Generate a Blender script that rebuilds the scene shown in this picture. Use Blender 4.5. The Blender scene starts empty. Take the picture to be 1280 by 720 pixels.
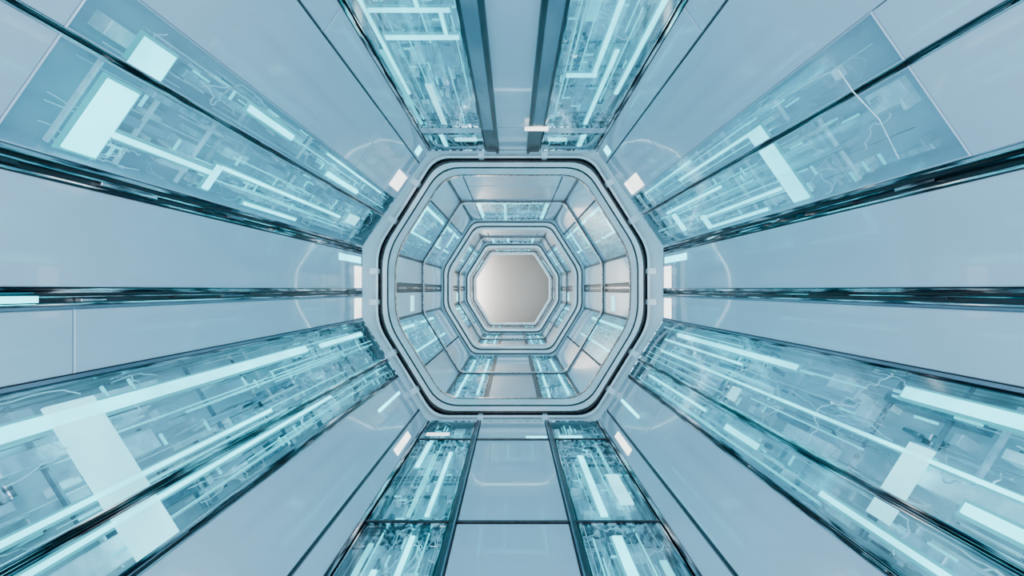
import bpy, math, random
from mathutils import Vector
scene = bpy.context.scene

# ------------------------------------------------------------ materials
def mat_new(name):
    m = bpy.data.materials.new(name); m.use_nodes = True
    nt = m.node_tree
    for n in list(nt.nodes): nt.nodes.remove(n)
    out = nt.nodes.new('ShaderNodeOutputMaterial')
    return m, nt, out

def coords(nt, scale):
    tc = nt.nodes.new('ShaderNodeTexCoord'); mp = nt.nodes.new('ShaderNodeMapping')
    mp.inputs['Scale'].default_value = scale
    nt.links.new(tc.outputs['Object'], mp.inputs['Vector'])
    return mp.outputs['Vector']

def pbr(name, c1, c2, rough=0.3, metal=0.0, scale=(1,1,1), nscale=1.0, lo=0.4, hi=0.6, emis=None, es=0.0, coat=0.0):
    m, nt, out = mat_new(name)
    b = nt.nodes.new('ShaderNodeBsdfPrincipled')
    no = nt.nodes.new('ShaderNodeTexNoise'); no.inputs['Scale'].default_value = nscale; no.inputs['Detail'].default_value = 3
    nt.links.new(coords(nt, scale), no.inputs['Vector'])
    r = nt.nodes.new('ShaderNodeValToRGB')
    r.color_ramp.elements[0].position = lo; r.color_ramp.elements[1].position = hi
    r.color_ramp.elements[0].color = (*c1, 1); r.color_ramp.elements[1].color = (*c2, 1)
    nt.links.new(no.outputs['Fac'], r.inputs['Fac'])
    nt.links.new(r.outputs['Color'], b.inputs['Base Color'])
    b.inputs['Roughness'].default_value = rough; b.inputs['Metallic'].default_value = metal
    b.inputs['Coat Weight'].default_value = coat
    b.inputs['Coat Roughness'].default_value = 0.04
    if emis:
        b.inputs['Emission Color'].default_value = (*emis, 1); b.inputs['Emission Strength'].default_value = es
    nt.links.new(b.outputs[0], out.inputs[0])
    return m

def glow(name, col, s):
    m, nt, out = mat_new(name)
    e = nt.nodes.new('ShaderNodeEmission'); e.inputs[0].default_value = (*col, 1)
    no = nt.nodes.new('ShaderNodeTexNoise'); no.inputs['Scale'].default_value = 2.5
    nt.links.new(coords(nt, (1, 1, 1)), no.inputs['Vector'])
    mr = nt.nodes.new('ShaderNodeMapRange')
    mr.inputs['From Min'].default_value = 0.3; mr.inputs['From Max'].default_value = 0.7
    mr.inputs['To Min'].default_value = s*0.8; mr.inputs['To Max'].default_value = s*1.2
    nt.links.new(no.outputs['Fac'], mr.inputs['Value']); nt.links.new(mr.outputs[0], e.inputs[1])
    nt.links.new(e.outputs[0], out.inputs[0])
    return m

def glass(name, tint, base=0.03, top=0.32, milk=0.12):
    m, nt, out = mat_new(name)
    t = nt.nodes.new('ShaderNodeBsdfTransparent'); t.inputs[0].default_value = (*tint, 1)
    d = nt.nodes.new('ShaderNodeBsdfDiffuse'); d.inputs[0].default_value = (.52,.76,.85,1)
    no = nt.nodes.new('ShaderNodeTexNoise'); no.inputs['Scale'].default_value = 1.6; no.inputs['Detail'].default_value = 2
    nt.links.new(coords(nt, (1.5, .8, 1.5)), no.inputs['Vector'])
    mk = nt.nodes.new('ShaderNodeMapRange'); mk.inputs['From Min'].default_value = .35; mk.inputs['From Max'].default_value = .65
    mk.inputs['To Min'].default_value = milk*.4; mk.inputs['To Max'].default_value = milk*1.9
    nt.links.new(no.outputs['Fac'], mk.inputs['Value'])
    m0 = nt.nodes.new('ShaderNodeMixShader')
    nt.links.new(mk.outputs[0], m0.inputs[0]); nt.links.new(t.outputs[0], m0.inputs[1]); nt.links.new(d.outputs[0], m0.inputs[2])
    g = nt.nodes.new('ShaderNodeBsdfGlossy'); g.inputs['Roughness'].default_value = 0.08
    g.inputs[0].default_value = (0.65, 0.92, 1, 1)
    lw = nt.nodes.new('ShaderNodeLayerWeight'); lw.inputs['Blend'].default_value = 0.2
    mr = nt.nodes.new('ShaderNodeMapRange'); mr.inputs['To Min'].default_value = base; mr.inputs['To Max'].default_value = top
    nt.links.new(lw.outputs['Fresnel'], mr.inputs['Value'])
    mx = nt.nodes.new('ShaderNodeMixShader')
    nt.links.new(mr.outputs[0], mx.inputs[0]); nt.links.new(m0.outputs[0], mx.inputs[1]); nt.links.new(g.outputs[0], mx.inputs[2])
    nt.links.new(mx.outputs[0], out.inputs[0])
    return m

M = {}
M['panel'] = pbr('white_wall_panel', (0.43,0.56,0.67), (0.50,0.63,0.735), 0.2, 0, (1,0.4,1), 1.2, 0.3, 0.7, (0.34,0.58,0.76), 0.05, 0.6)  # faint even emission lifts the panels; they are not lamps
M['panel2'] = pbr('portal_frame_paint', (0.57,0.72,0.81), (0.65,0.79,0.87), 0.2, 0, (1,1,1), 2, 0.3, 0.7, (0.45,0.72,0.85), 0.09, 0.5)  # paint also emits slightly, brightness put into the material
M['beam'] = pbr('slate_beam', (0.15,0.20,0.26), (0.23,0.29,0.36), 0.25, 0.3, (1,0.5,1), 3)
M['dark'] = pbr('dark_recess', (0.006,0.009,0.014), (0.022,0.03,0.042), 0.3, 0.2, (6,0.6,6), 3)
M['chrome'] = pbr('streaked_chrome', (0.035,0.045,0.06), (0.80,0.85,0.88), 0.1, 1.0, (14,1.3,14), 2.2, 0.42, 0.58)  # dark and bright streaks paint broken reflections into the base colour
M['teal'] = pbr('circuit_backing', (0.20,0.38,0.46), (0.36,0.56,0.63), 0.3, 0.1, (5,1.6,5), 3, 0.35, 0.65, (0.20,0.62,0.75), 0.14)  # backing glows a little to brighten the bay; no lamp here
M['tealp'] = pbr('circuit_backing_pale', (0.27,0.45,0.55), (0.40,0.58,0.67), 0.25, 0.0, (3,1.2,3), 2, 0.35, 0.65, (0.26,0.60,0.74), 0.09)  # pale backing with the same added glow
M['part'] = pbr('circuit_part', (0.26,0.49,0.57), (0.50,0.74,0.82), 0.18, 0.3, (4,4,4), 4, 0.4, 0.6, (0.22,0.72,0.84), 0.12)  # parts carry emission only to look brighter
M['part2'] = pbr('circuit_part_pale', (0.46,0.72,0.80), (0.70,0.92,0.97), 0.2, 0.1, (4,4,4), 4, 0.4, 0.6, (0.26,0.82,0.94), 0.26)  # strongest added glow among the unlit circuit parts
M['partd'] = pbr('circuit_part_dark', (0.07,0.15,0.19), (0.18,0.32,0.38), 0.2, 0.5, (4,4,4), 4)
M['cyan'] = glow('cyan_light', (0.06,0.78,0.90), 5.6)
M['halo'] = glow('cyan_light_diffuser', (0.03,0.58,0.70), 1.5)  # dim glow painted around light bars to imitate bloom
M['cyand'] = glow('cyan_light_soft', (0.03,0.66,0.78), 2.6)
M['white'] = glow('white_light', (0.20,0.80,0.93), 3.4)  # light tiles, and plates that paint a soft white reflection
M['warm'] = glow('warm_light', (0.90,0.95,0.95), 3.6)  # light tiles, and patches that paint white glare near the ring
M['led'] = glow('led_ring_light', (0.60,0.90,1.0), 26.0)  # added fill glow, hidden behind ring and rib lips
M['ledwarm'] = glow('led_ring_pale_light', (0.90,0.97,1.0), 20.0)  # paler version of the added hidden fill for the deeper sections
M['glass'] = glass('tinted_glass', (0.84,0.97,1.0))
M['end'] = pbr('beige_end_wall', (0.40,0.37,0.335), (0.43,0.40,0.365), 0.5, 0, (1,1,1), 1, 0.3, 0.7)
KEYS = list(M.keys())

# ------------------------------------------------------------ mesh builder
class MB:
    def __init__(s): s.v=[]; s.f=[]; s.m=[]
    def quad(s, pts, mat):
        i=len(s.v); s.v += [tuple(p) for p in pts]; s.f.append(tuple(range(i,i+len(pts)))); s.m.append(KEYS.index(mat))
    def box(s, F, s0, s1, y0, y1, d0, d1, mat, bev=0.0):
        b=min(bev,(s1-s0)*.3,(y1-y0)*.3)
        lo=[F(s0,y0,d0),F(s1,y0,d0),F(s1,y1,d0),F(s0,y1,d0)]
        hi=[F(s0,y0,d1-b),F(s1,y0,d1-b),F(s1,y1,d1-b),F(s0,y1,d1-b)]
        for k in range(4): s.quad([lo[k],lo[(k+1)%4],hi[(k+1)%4],hi[k]],mat)
        if b>0:
            tp=[F(s0+b,y0+b,d1),F(s1-b,y0+b,d1),F(s1-b,y1-b,d1),F(s0+b,y1-b,d1)]
            for k in range(4): s.quad([hi[k],hi[(k+1)%4],tp[(k+1)%4],tp[k]],mat)
            s.quad(tp,mat)
        else: s.quad(hi,mat)
    def tube(s, pts, r, mat, n=5):
        pts=[Vector(p) for p in pts]; rings=[]
        for i,p in enumerate(pts):
            t=(pts[min(i+1,len(pts)-1)]-pts[max(i-1,0)])
            if t.length<1e-6: t=Vector((0,1,0))
            t.normalize()
            a=t.cross(Vector((0.31,0.17,0.93)));
            if a.length<1e-3: a=t.cross(Vector((1,0,0)))
            a.normalize(); b=t.cross(a)
            base=len(s.v)
            for k in range(n):
                th=2*math.pi*k/n
                s.v.append(tuple(p+a*math.cos(th)*r+b*math.sin(th)*r))
            rings.append(base)
        mi=KEYS.index(mat)
        for i in range(len(rings)-1):
            for k in range(n):
                s.f.append((rings[i]+k,rings[i]+(k+1)%n,rings[i+1]+(k+1)%n,rings[i+1]+k)); s.m.append(mi)
    def obj(s, name, parent=None):
        me=bpy.data.meshes.new(name)
        used=sorted(set(s.m)); remap={u:i for i,u in enumerate(used)}
        me.from_pydata(s.v,[],s.f)
        for u in used: me.materials.append(M[KEYS[u]])
        me.polygons.foreach_set('material_index',[remap[k] for k in s.m]); me.update()
        o=bpy.data.objects.new(name,me); scene.collection.objects.link(o)
        if parent: o.parent=parent
        return o

def empty(name):
    e=bpy.data.objects.new(name,None); e.empty_display_size=0.2; scene.collection.objects.link(e); return e

# ------------------------------------------------------------ cross-section faces
def mkface(P0,P1):
    P0=Vector(P0);P1=Vector(P1); u=(P1-P0).normalized(); L=(P1-P0).length
    n=Vector((-u.y,u.x))
    if n.dot(-(P0+P1)/2)<0: n=-n
    def F(s,y,d=0.0):
        p=P0+u*s+n*d
        return Vector((p.x,y,p.y))
    F.L=L
    return F

def inset(poly,d):
    n=len(poly); lines=[]
    for i in range(n):
        a=Vector(poly[i]); b=Vector(poly[(i+1)%n]); u=(b-a).normalized(); nn=Vector((-u.y,u.x))
        if nn.dot(-(a+b)/2)<0: nn=-nn
        lines.append((a+nn*d,u))
    out=[]
    for i in range(n):
        p,u=lines[i-1]; q,v=lines[i]
        den=u.x*v.y-u.y*v.x; w=q-p
        t=(w.x*v.y-w.y*v.x)/den
        out.append(tuple(p+u*t))
    return out

def rounded(poly,t,n=6):
    out=[]; N=len(poly)
    for i in range(N):
        c=Vector(poly[i]); a=Vector(poly[i-1]); b=Vector(poly[(i+1)%N])
        p=c+(a-c).normalized()*t; q=c+(b-c).normalized()*t
        for k in range(n+1):
            s=k/n; out.append((p*(1-s)**2+c*2*s*(1-s)+q*s*s))
    return out

def loft(mb,loops):
    prev=None
    for poly,t,y,mat in loops:
        pts=[Vector((p.x,y,p.y)) for p in rounded(poly,t)]
        if prev is not None and mat:
            for k in range(len(pts)):
                k2=(k+1)%len(pts)
                mb.quad([prev[k],prev[k2],pts[k2],pts[k]],mat)
        prev=pts

NM=['ceiling','upper_right','right','lower_right','floor','lower_left','left','upper_left']
def faces(poly):
    A,B,C,D,E,Fp,G,H=poly
    return dict(ceiling=mkface(A,B),upper_left=mkface(A,H),upper_right=mkface(B,C),left=mkface(H,G),right=mkface(C,D),
                lower_left=mkface(G,Fp),lower_right=mkface(D,E),floor=mkface(Fp,E))

O1=[(-1.0,1.66),(1.0,1.66),(1.8,.51),(1.8,-.35),(1.03,-1.57),(-1.03,-1.57),(-1.8,-.35),(-1.8,.51)]
R1=[(-.93,1.58),(.93,1.58),(1.62,.49),(1.62,-.42),(.95,-1.51),(-.95,-1.51),(-1.62,-.42),(-1.62,.49)]
S2=inset(R1,.06); S3=inset(S2,.14); S4=inset(S3,.06)
F1=faces(O1)

# ------------------------------------------------------------ circuit bay
def bay(F,s0,s1,y0,y1,seed,lights=(),dens=1.0,depth=0.16,pale=False,glowlines=3):
    rnd=random.Random(seed)
    root=empty('glass_circuit_panel')
    fr=MB(); w=0.012 if not pale else .006
    for a,b,c,d in ((s0,s0+w,y0,y1),(s1-w,s1,y0,y1),(s0+w,s1-w,y0,y0+w),(s0+w,s1-w,y1-w,y1)):
        fr.box(F,a,b,c,d,-depth,0.004,'panel' if pale else 'chrome',0.003)
    fr.obj('frame',root)
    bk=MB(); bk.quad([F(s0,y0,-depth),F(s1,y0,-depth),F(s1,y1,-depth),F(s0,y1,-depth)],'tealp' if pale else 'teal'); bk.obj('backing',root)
    cl=MB(); W=s1-s0; Ly=y1-y0; a0=s0+.02; a1=s1-.02
    area=W*Ly
    N=int((50 if pale else 60)*area*dens)
    pal=['part','part2','part2','tealp','tealp'] if pale else ['part','part','part2','part2','teal','teal','tealp','partd','chrome']
    for i in range(N):
        ls=rnd.choice([.015,.03,.05,.09])*rnd.uniform(.6,1.3); ls=min(ls,W*.6); ly=rnd.choice([.03,.08,.2,.45])*rnd.uniform(.5,1.4); ly=min(ly,Ly*.5)
        f=rnd.random(); f=f**.6 if pale else f
        s=rnd.uniform(a0,a1-ls); y=y0+.02+f*(Ly-.04-ly); h=rnd.uniform(.02,.1)
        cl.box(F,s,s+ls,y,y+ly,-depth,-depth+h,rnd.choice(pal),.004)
    for i in range(int(14*W/0.5*dens)+2):
        s=rnd.uniform(a0,a1); d=rnd.uniform(-depth+.03,-.04); ya=rnd.uniform(y0+.02,y1-.3*Ly); yb=min(y1-.02,ya+rnd.uniform(.3,.8)*Ly)
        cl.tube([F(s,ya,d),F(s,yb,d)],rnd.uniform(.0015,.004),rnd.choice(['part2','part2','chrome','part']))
    for i in range(int(8*area*dens)+2):
        s=rnd.uniform(a0+.05*W,a1-.05*W); y=rnd.uniform(y0+.1,y1-.2); d=-.06; pts=[]; dirn=rnd.uniform(0,6.28)
        for k in range(22):
            pts.append(F(s,y,d)); dirn+=rnd.uniform(-.8,.8)
            s=min(a1,max(a0,s+.02*math.sin(dirn))); y=min(y1-.02,max(y0+.02,y+.03*math.cos(dirn)+.012)); d=min(-.02,max(-depth,d+rnd.uniform(-.015,.015)))
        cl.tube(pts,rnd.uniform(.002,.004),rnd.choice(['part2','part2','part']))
    for i in range(int(3*Ly)):
        y=rnd.uniform(y0+.05,y1-.05); cl.box(F,a0,a1,y,y+.012,-.1,-.08,rnd.choice(['part','part2']) if pale else rnd.choice(['part','chrome','partd']))
    cl.obj('circuitry',root)
    lt=MB()
    for i in range(glowlines):
        s=rnd.uniform(a0,a1); ya=rnd.uniform(y0+.2*Ly,y1-.3*Ly); yb=min(y1-.03,ya+rnd.uniform(.2,.6)*Ly)
        lt.box(F,s,s+.008,ya,yb,-.06,-.05,'cyand')
    for i in range(int(10*area*dens)):
        s=rnd.uniform(a0,a1-.06); y=rnd.uniform(y0+.1*Ly,y1-.1)
        if rnd.random()<.5: lt.box(F,s,s+.06,y,y+.012,-.07,-.06,'cyand')
        else: lt.box(F,s,s+.01,y,y+.12,-.07,-.06,'cyand')
    for (a,b,c,d,mm) in lights:
        lt.box(F,a,b,c,d,-.03,-.016,mm)
        if mm=='cyan':
            e=min(.014,(b-a)*.5)
            lt.box(F,max(a0-.01,a-e),min(a1+.01,b+e),max(y0+.01,c-.025),min(y1-.01,d+.025),-.036,-.031,'halo')  # wider dim strip painting bloom around the bar
    if lt.f: lt.obj('light_strips',root)
    g=MB(); g.quad([F(s0+w,y0+w,-.004),F(s1-w,y0+w,-.004),F(s1-w,y1-w,-.004),F(s0+w,y1-w,-.004)],'glass'); g.obj('glass_pane',root)
    return root

def rail(name,F,s0,s1,y0,y1,seed):
    rnd=random.Random(seed); root=empty(name); mb=MB(); W=s1-s0
    mb.box(F,s0,s1,y0,y1,-.07,-.03,'dark')
    mb.box(F,s0,s0+W*.14,y0,y1,-.03,.008,'chrome',.004)
    mb.box(F,s1-W*.16,s1,y0,y1,-.03,.010,'chrome',.004)
    mb.obj('channel',root)
    c=MB(); c.tube([F(s0+W*.4,y0,-.012),F(s0+W*.4,y1,-.012)],W*.07,'chrome',8)
    y=y0+.1
    while y<y1-.4:
        l=rnd.uniform(.06,.4); a=s0+W*rnd.uniform(.2,.6)
        c.box(F,a,a+W*.2,y,y+l,-.03,rnd.uniform(-.01,.004),rnd.choice(['dark','chrome','beam']),.003); y+=l+rnd.uniform(.05,.5)
    c.obj('conduit',root)
    return root

Y0,YE=-1.5,6.12
def slabs(mb,F,s0,s1,ys,mat='panel',d=0.0,g=.006):
    for a,b in zip(ys[:-1],ys[1:]): mb.box(F,s0,s1,a+g,b-g,-.06,d,mat,.004)

def hull(mb,F,y0,y1,d=-.19):
    e=.1
    mb.quad([F(-e,y0,d),F(F.L+e,y0,d),F(F.L+e,y1,d),F(-e,y1,d)],'dark')

# ================= SECTION 1 =================
# --- ceiling
F=F1['ceiling']; c=F.L/2
mb=MB(); hull(mb,F,Y0,YE)
slabs(mb,F,c-.165,c+.165,[Y0,1.8,5.25,YE],g=.014)
for sg in (-1,1):
    a,b=sorted((c+sg*.18,c+sg*.315))
    mb.box(F,a,b,Y0,5.23,-.06,.035,'beam',.008); mb.box(F,a,b,5.28,YE,-.06,.02,'dark',.008)
    a2,b2=sorted((c+sg*.165,c+sg*.20)); mb.box(F,a2,b2,Y0,YE,-.06,.038,'dark')
    a3,b3=sorted((c+sg*.30,c+sg*.322)); mb.box(F,a3,b3,Y0,5.23,-.06,.038,'dark')
    a,b=sorted((c+sg*.975,c+sg*1.0)); mb.box(F,a,b,Y0,YE,-.1,.006,'chrome',.003)
slabs(mb,F,c-.97,c-.33,[5.25,5.45]); slabs(mb,F,c+.33,c+.97,[5.25,5.45])
slabs(mb,F,c-.97,c-.33,[Y0,1.0]); slabs(mb,F,c+.33,c+.97,[Y0,1.0])
mb.obj('ceiling')
bay(F,c-.965,c-.325,1.0,5.25,11,[(.10,.12,1.0,4.4,'cyan'),(.13,.62,3.07,3.10,'cyan'),(.15,.64,3.40,3.44,'cyan'),(.42,.44,2.2,3.08,'cyan'),(.55,.57,3.10,3.42,'cyan'),(.06,.09,3.6,5.2,'cyand'),(.28,.33,4.2,5.2,'white')],glowlines=5)
bay(F,c+.325,c+.965,1.0,5.25,12,[(c+.62,c+.65,2.0,4.0,'cyan'),(c+.87,c+.9,2.2,4.4,'cyan'),(c+.42,c+.66,4.0,4.05,'cyan'),(c+.45,c+.52,2.9,3.2,'cyand'),(c+.72,c+.75,3.6,5.2,'cyan')],glowlines=5)
bay(F,c-.965,c-.325,5.46,YE,13,[(.35,.6,5.7,5.8,'white'),(.2,.24,5.5,6.0,'cyan')]); bay(F,c+.325,c+.965,5.46,YE,14,[(c+.4,c+.6,5.7,5.8,'white'),(c+.75,c+.8,5.5,6.0,'cyan')])
lt=MB(); lt.box(F,c+.12,c+.36,5.10,5.22,.038,.044,'warm'); lt.obj('wall_light_tile')
# --- floor
F=F1['floor']; c=F.L/2
mb=MB(); hull(mb,F,Y0,YE)
slabs(mb,F,c-.375,c+.375,[Y0,1.2,3.45,5.35,YE],g=.02)
for sg in (-1,1):
    a,b=sorted((c+sg*.38,c+sg*.43)); mb.box(F,a,b,Y0,YE,-.06,.012,'dark',.004)
    a,b=sorted((c+sg*.385,c+sg*.395)); mb.box(F,a,b,Y0,YE,-.06,.018,'beam',.002)
    a,b=sorted((c+sg*1.0,c+sg*1.03)); mb.box(F,a,b,Y0,YE,-.1,.01,'chrome',.003)
slabs(mb,F,c-.99,c-.435,[Y0,1.0]); slabs(mb,F,c+.435,c+.99,[Y0,1.0])
mb.box(F,c-.99,c+.99,5.338,5.362,-.06,.014,'dark'); mb.box(F,c-.99,c+.99,3.44,3.455,-.06,.014,'dark')
mb.obj('floor')
bay(F,c-.99,c-.435,1.0,3.44,21,[(c-.66,c-.63,2.0,3.3,'cyan'),(c-.9,c-.87,2.2,3.2,'cyand'),(c-.8,c-.77,1.6,2.9,'cyan')],glowlines=6,dens=1.2)
bay(F,c-.99,c-.435,3.46,5.33,22,[(c-.62,c-.59,3.6,5.0,'cyan'),(c-.88,c-.84,4.6,5.3,'cyan'),(c-.75,c-.72,3.6,4.6,'cyand')],glowlines=6,dens=1.2)
bay(F,c+.435,c+.99,1.0,3.44,23,[(c+.64,c+.70,2.2,3.3,'cyan'),(c+.86,c+.9,2.2,3.0,'cyand')],glowlines=6,dens=1.2)
bay(F,c+.435,c+.99,3.46,5.33,24,[(c+.62,c+.67,3.6,4.9,'cyan'),(c+.80,c+.9,3.8,4.4,'white')],glowlines=6,dens=1.2)
bay(F,c-.99,c-.435,5.37,YE,25,[(c-.95,c-.7,5.6,5.68,'warm')]); bay(F,c+.435,c+.99,5.37,YE,26,[(c+.5,c+.75,5.5,5.56,'cyan')])
lt=MB(); lt.box(F,c+.14,c+.36,5.40,5.44,.0,.014,'cyan'); lt.obj('wall_light_bar')
# --- side walls
for nm,sd in (('left',31),('right',32)):
    F=F1[nm]; mb=MB(); hull(mb,F,Y0,YE)
    slabs(mb,F,.085,.50,[Y0,4.95,YE]); slabs(mb,F,.59,.855,[Y0,2.1,4.9,YE] if nm=='left' else [Y0,4.9,YE],g=.004)
    mb.box(F,.515,.575,Y0,YE,-.06,-.05,'dark')
    mb.box(F,.505,.515,Y0,YE,-.06,.008,'chrome',.002); mb.box(F,.575,.588,Y0,YE,-.06,.008,'beam',.003)
    mb.obj('wall_'+nm)
    rail('metal_rail',F,0.0,.08,Y0,YE,sd)
    r=rail('metal_rail',F,.516,.574,Y0,YE,sd+5)
    lt=MB(); lt.box(F,.13,.20,5.3,6.05,0,.006,'cyan'); lt.obj('wall_light_tile')
    lt=MB(); lt.box(F,.24,.49,5.82,6.08,0,.006,'warm'); lt.box(F,.61,.84,5.82,6.08,0,.006,'warm'); lt.obj('wall_light_tile')  # second pair of glowing tiles paints the white glare before the ring
    if nm=='left':
        lt=MB(); lt.box(F,.535,.56,1.2,1.93,-.02,.012,'cyan'); lt.obj('wall_light_bar')
# --- upper diagonals
for nm,sd in (('upper_left',41),('upper_right',42)):
    F=F1[nm]; mb=MB(); hull(mb,F,Y0,YE); left=nm=='upper_left'
    slabs(mb,F,.005,.185,[Y0,3.0,YE]); 
    mb.box(F,.187,.198,Y0,4.5,-.06,-.02,'dark')
    yb=1.75 if left else 2.0
    slabs(mb,F,.20,.698,[Y0,4.55,YE]); slabs(mb,F,.702,.93,[Y0,yb],g=.002); slabs(mb,F,.957,F.L-.012,[Y0,yb],g=.002)
    mb.box(F,F.L-.012,F.L,Y0,YE,-.1,.006,'chrome',.003)
    mb.obj('wall_'+nm)
    rail('metal_rail',F,.932,.955,Y0,YE,sd)
    if left:
        bay(F,.70,.93,yb,YE,sd+1,[(.80,.925,2.06,2.24,'cyan'),(.78,.82,2.87,3.43,'cyan'),(.86,.9,4.2,5.0,'cyan'),(.74,.755,4.0,5.6,'cyan')],glowlines=3,dens=1.5,pale=True)
        bay(F,.957,F.L-.014,yb,YE,sd+2,[(1.02,1.35,2.03,2.19,'cyan'),(1.215,1.24,2.2,2.95,'cyan'),(1.17,1.33,2.93,2.98,'cyan'),(1.165,1.185,2.98,5.0,'cyan'),(1.33,1.35,3.4,4.2,'cyan'),(1.1,1.2,5.2,5.5,'white')],glowlines=6,dens=1.4,pale=True)
        lt=MB(); lt.box(F,.42,.62,5.6,6.0,0,.006,'warm'); lt.obj('wall_light_tile')  # glowing patch painting white glare on the diagonal
    else:
        bay(F,.70,.93,yb,YE,sd+1,[(.83,.925,3.10,3.26,'cyan'),(.83,.85,3.26,4.6,'cyan'),(.75,.765,4.2,5.6,'cyan')],glowlines=3,dens=1.5,pale=True)
        bay(F,.957,F.L-.014,yb,YE,sd+2,[(.965,1.36,3.10,3.26,'cyan'),(1.235,1.255,3.3,4.7,'cyan'),(1.22,1.36,4.6,4.68,'cyan'),(1.34,1.36,3.6,4.6,'cyan'),(1.05,1.07,4.0,5.4,'cyan'),(1.1,1.3,5.2,5.3,'cyan')],glowlines=6,dens=1.4,pale=True)
    lt=MB(); lt.box(F,.07,.16,5.68,5.86,0,.006,'cyan'); lt.obj('wall_light_tile')
    if not left:
        lt=MB(); lt.box(F,.52,.68,5.4,5.95,0,.006,'warm'); lt.obj('wall_light_tile')  # emissive tile painted in for a whitish reflection patch
        cb=MB(); pts=[F(.76,2.9,.01),F(.80,2.35,.015),F(.82,2.28,.02),F(.93,2.27,.03),F(1.1,2.25,.02),F(1.3,2.3,.01)]
        cb.tube(pts,.0025,'part2',6); cb.obj('wall_cable')
# --- lower diagonals
for nm,sd in (('lower_left',51),('lower_right',52)):
    F=F1[nm]; mb=MB(); hull(mb,F,Y0,YE); left=nm=='lower_left'; L=F.L
    slabs(mb,F,.82,1.27,[Y0,4.6,YE]); slabs(mb,F,1.295,L-.005,[Y0,3.9,YE])
    mb.box(F,1.272,1.293,Y0,YE,-.06,-.02,'dark')
    slabs(mb,F,.02,.555,[Y0,.7]); slabs(mb,F,.58,.785,[Y0,.7])
    mb.box(F,0,.018,Y0,YE,-.1,.006,'beam',.003)
    mb.obj('wall_'+nm)
    rail('metal_rail',F,.562,.576,Y0,YE,sd+10)
    rail('metal_rail',F,.788,.818,Y0,YE,sd+11)
    if left:
        bay(F,.02,.559,.7,YE,sd+1,[(.13,.185,.8,4.3,'cyan'),(.15,.19,4.6,5.85,'cyan'),(.1,.55,1.92,2.15,'white'),(.48,.50,.9,3.3,'cyan'),(.3,.312,2.6,5.0,'cyand')],glowlines=8,dens=1.05)  # wide white plate paints a soft reflection band, not a light strip
        bay(F,.579,.787,.7,YE,sd+2,[(.585,.785,1.92,2.15,'white'),(.60,.62,.8,4.2,'cyan')],glowlines=4,dens=1.2)  # white plate continues the painted reflection band across the rail
    else:
        bay(F,.02,.559,.7,YE,sd+1,[(.12,.155,3.15,5.4,'cyan'),(.09,.14,.9,2.3,'cyan'),(.355,.37,.9,5.6,'cyan'),(.32,.55,2.0,2.12,'white'),(.40,.5,3.6,3.72,'white'),(.45,.49,.8,1.78,'cyan'),(.22,.235,3.8,5.7,'cyan')],glowlines=8,dens=1.05)
        bay(F,.579,.787,.7,YE,sd+2,[(.585,.66,2.0,2.12,'white'),(.66,.70,3.05,3.5,'cyan'),(.69,.715,1.3,2.4,'cyan'),(.65,.67,3.9,5.5,'cyan')],glowlines=4,dens=1.2)
    lt=MB(); lt.box(F,.95,.98,4.9,5.8,0,.006,'cyan') if left else lt.box(F,1.05,1.08,5.0,5.8,0,.006,'cyan')
    lt.obj('wall_light_bar')
    lt=MB(); lt.box(F,1.325,1.39,4.7,5.3,0,.006,'warm'); lt.obj('wall_light_tile')  # pale emissive tile painting a glare blotch

# ================= PORTAL RINGS =================
def ring(name,loops,ringfill=None):
    root=empty(name); mb=MB(); loft(mb,loops); o=mb.obj('frame',root)
    if ringfill:
        lm=MB(); loft(lm,ringfill); lm.obj('led_strip',root)  # added emissive band behind the lip, lights the next section
    return root
r1=ring('portal_frame',[
 (inset(O1,-.19),.02,YE-.02,None),(inset(O1,-.01),.02,YE-.02,'dark'),(O1,.05,YE,'chrome'),(inset(R1,-.05),.16,6.25,'panel2'),(inset(R1,-.04),.17,6.20,'chrome'),(inset(R1,-.012),.18,6.20,'panel2'),
 (R1,.2,6.27,'dark'),(inset(R1,.042),.22,6.27,'dark'),(inset(R1,.046),.22,6.18,'chrome'),(inset(R1,.10),.24,6.18,'panel2'),(inset(R1,.115),.24,6.20,'dark'),
 (inset(R1,.12),.24,6.5,'panel2'),(inset(R1,.125),.24,6.52,'dark'),(inset(R1,.12),.24,6.6,'chrome'),(inset(R1,.05),.2,6.62,'panel2'),(inset(R1,-.12),.1,6.62,'dark')],
 [(inset(R1,.065),.2,6.625,None),(inset(R1,.105),.22,6.625,'led')])
cl=MB(); FR=faces(inset(R1,-.045))
for k,Fc in FR.items():
    L=Fc.L
    for s in (L*.30,L*.70): cl.box(Fc,s-.035,s+.035,6.16,6.26,-.06,.045,'panel2',.01)
cl.obj('clamps',r1)

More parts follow.
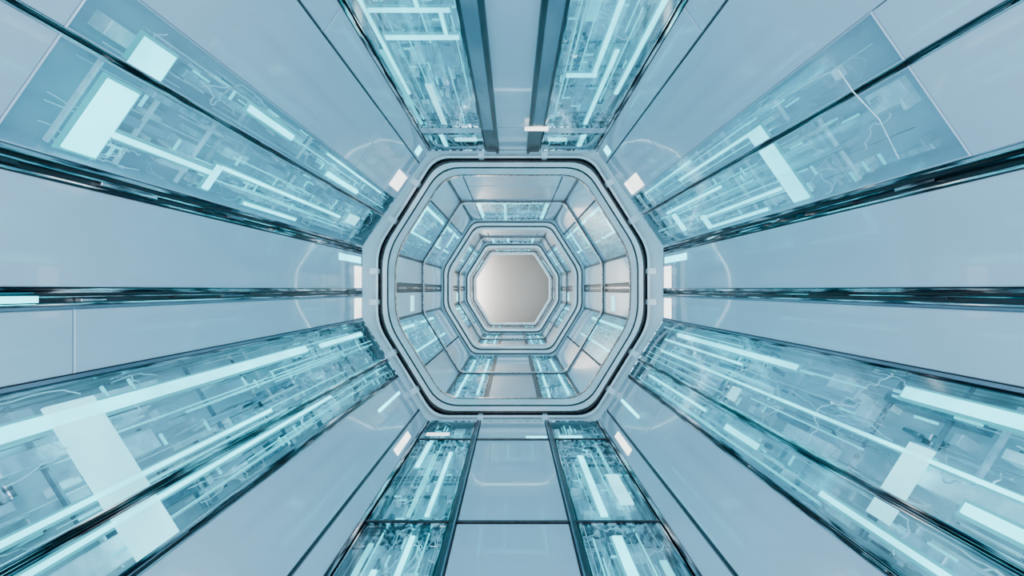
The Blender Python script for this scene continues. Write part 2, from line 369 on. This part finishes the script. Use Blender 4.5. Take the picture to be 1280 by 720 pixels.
ring('portal_frame',[
 (inset(S2,-.12),.02,11.2,None),(S2,.06,11.2,'dark'),(inset(S2,.02),.12,11.35,'panel2'),(inset(S2,.045),.13,11.36,'dark'),(inset(S2,.05),.13,11.30,'chrome'),(inset(S2,.11),.16,11.30,'panel2'),
 (inset(S2,.115),.16,11.36,'dark'),(inset(S2,.145),.16,11.36,'dark'),(inset(S2,.15),.16,11.3,'chrome'),(inset(S2,.2),.16,11.3,'panel2'),(inset(S2,.2),.16,11.7,'panel2'),(inset(S2,.0),.16,11.75,'panel2')],
 [(inset(S2,.145),.16,11.76,None),(inset(S2,.19),.16,11.76,'led')])
ring('portal_frame',[
 (inset(S3,-.12),.02,15.2,None),(S3,.06,15.2,'dark'),(inset(S3,.02),.12,15.35,'panel2'),(inset(S3,.06),.12,15.36,'dark'),(inset(S3,.065),.12,15.30,'chrome'),(inset(S3,.12),.14,15.30,'panel2'),
 (inset(S3,.13),.14,15.6,'panel2'),(inset(S3,.0),.14,15.62,'panel2')],
 [(inset(S3,.065),.14,15.625,None),(inset(S3,.12),.14,15.625,'ledwarm')])
ring('portal_frame',[
 (inset(S4,-.12),.02,18.3,None),(S4,.06,18.3,'dark'),(inset(S4,.015),.1,18.4,'panel2'),(inset(S4,.02),.1,18.38,'dark'),(inset(S4,.06),.06,18.38,'panel2'),(inset(S4,.06),.06,18.7,'panel2'),(inset(S4,-.12),.06,18.7,'panel2')])
def rib(P,y,h,w,mat='panel2',lit=None):
    ring('tunnel_rib',[(P,.05,y,None),(inset(P,h*.8),.1,y,'dark'),(inset(P,h),.1,y+.01,'chrome'),(inset(P,h),.1,y+w,mat),(P,.05,y+w,mat)],
      [(inset(P,h*.2),.08,y+w+.004,None),(inset(P,h*.8),.1,y+w+.004,lit)] if lit else None)  # optional added fill glow on the rib's hidden back side
rib(S2,8.75,.03,.12,lit='led')
rib(S3,13.3,.04,.15,lit='led')
rib(S4,16.4,.035,.2,lit='ledwarm'); rib(S4,17.4,.045,.2,lit='ledwarm')

# ================= SECTIONS 2-4 =================
def section(poly,y0,y1,splits,seed,ew=.02):
    FF=faces(poly); ys=[y0]+splits+[y1]
    for nm,F in FF.items():
        L=F.L; mb=MB(); hull(mb,F,y0,y1,-.12); sd=seed+NM.index(nm)*3
        mb.box(F,0,ew,y0,y1,-.06,.008,'dark',.003); mb.box(F,L-ew,L,y0,y1,-.06,.008,'dark',.003)
        if nm=='ceiling':
            slabs(mb,F,.02,L*.12,ys); slabs(mb,F,L*.88,L-.02,ys); slabs(mb,F,L*.13,L*.87,[y0,y0+.9,ys[1]],g=.02)
            bay(F,L*.13,L*.87,ys[1],y1-.02,sd,[(L*.14,L*.17,ys[1]+.2,y1-.1,'cyan'),(L*.83,L*.86,ys[1]+.2,y1-.1,'cyan'),(L*.2,L*.8,ys[1]+.3,ys[1]+.4,'cyan'),(L*.4,L*.43,ys[1]+.4,y1-.1,'cyan')],depth=.1,dens=.8)
        elif nm.startswith('upper'):
            slabs(mb,F,.02,L*.30,ys)
            for a,b in zip(ys[:-1],ys[1:]):
                bay(F,L*.32,L-.02,a+.02,b-.02,sd,[(L*.38,L*.41,a+.2,b-.1,'cyan'),(L*.7,L*.72,a+.3,b-.2,'cyan'),(L*.41,L*.7,a+.35,a+.42,'cyan')],depth=.1,dens=.8,pale=True); sd+=100
        elif nm in('left','right'):
            slabs(mb,F,.02,L*.43,ys,'panel2',g=.02); slabs(mb,F,L*.59,L-.02,ys,'panel2',g=.02); mb.box(F,L*.44,L*.58,y0,y1,-.06,-.02,'dark'); mb.box(F,L*.49,L*.53,y0,y1,-.03,.0,'chrome',.005)
            lt=MB(); lt.box(F,L*.65,L*.92,y0+1.2,y0+1.45,0,.006,'white'); lt.obj('wall_light_tile')
        elif nm.startswith('lower'):
            slabs(mb,F,L*.6,L-.02,ys)
            bay(F,.02,L*.58,ys[0]+.02,ys[-2]-.02,sd,[(L*.1,L*.13,y0+.1,ys[-2]-.3,'cyan'),(L*.4,L*.42,y0+.1,ys[-2]-.1,'cyan'),(L*.2,L*.4,ys[1],ys[1]+.1,'white')],depth=.1,dens=.8,pale=True)
            slabs(mb,F,.02,L*.58,ys[-2:])
        else:
            slabs(mb,F,L*.32,L*.68,ys,g=.025)
            for x in (.29,.68): mb.box(F,L*x,L*(x+.03),y0,y1,-.06,.012,'dark')
            for a,b in ((.02,L*.285),(L*.715,L-.02)):
                bay(F,a,b,y0+.02,y1-.02,sd,[(a+.1,a+.13,y0+.2,y1-.6,'cyan'),(b-.12,b-.09,y0+.6,y1-.4,'cyan')],depth=.1,dens=.8); sd+=100
        mb.obj(('wall_'+nm) if nm not in('ceiling','floor') else nm)
section(S2,6.62,11.2,[8.8,10.0],200)
section(S3,11.76,15.2,[13.35,14.4],300,.03)
section(S4,15.62,18.3,[17.0],400,.04)

# ================= END ROOM =================
def plane(name,pts,mat):
    mb=MB(); mb.quad([Vector(p) for p in pts],mat); return mb.obj(name)
X=2.4;ya=18.72;yb=21.5
plane('wall_end',[(-X,yb,-X),(X,yb,-X),(X,yb,X),(-X,yb,X)],'end')
plane('wall_end_left',[(-X,ya,-X),(-X,yb,-X),(-X,yb,X),(-X,ya,X)],'end')
plane('wall_end_right',[(X,ya,-X),(X,yb,-X),(X,yb,X),(X,ya,X)],'end')
plane('ceiling_end',[(-X,ya,X),(X,ya,X),(X,yb,X),(-X,yb,X)],'end')
plane('floor_end',[(-X,ya,-X),(X,ya,-X),(X,yb,-X),(-X,yb,-X)],'end')

def area(name,loc,target,sx,sy,p,col):
    l=bpy.data.lights.new(name,'AREA'); l.shape='RECTANGLE'; l.size=sx; l.size_y=sy; l.energy=p; l.color=col
    o=bpy.data.objects.new(name,l); o.location=loc
    o.rotation_euler=(Vector(target)-Vector(loc)).to_track_quat('-Z','Z').to_euler() if False else (Vector(target)-Vector(loc)).to_track_quat('-Z','Y').to_euler()
    scene.collection.objects.link(o)
area('end_room_lamp',(-1.75,21.0,0.05),(-0.95,21.5,0.05),.25,3.0,150,(1,.98,.96))  # unseen light added to brighten the left of the end wall
area('tunnel_mouth_lamp',(0,-1.4,0.2),(0,5,0.2),2.6,2.4,178,(.76,.91,1))  # added fill light behind the camera, no visible fixture

w=bpy.data.worlds.new('world'); scene.world=w; w.use_nodes=True
w.node_tree.nodes['Background'].inputs[0].default_value=(.50,.70,.88,1); w.node_tree.nodes['Background'].inputs[1].default_value=1.0

cam=bpy.data.cameras.new('camera'); cam.lens=18; cam.sensor_width=36; cam.clip_start=.02; cam.shift_y=.0015; cam.shift_x=-.0008
co=bpy.data.objects.new('camera',cam); co.rotation_euler=(math.radians(90),0,0); scene.collection.objects.link(co); scene.camera=co
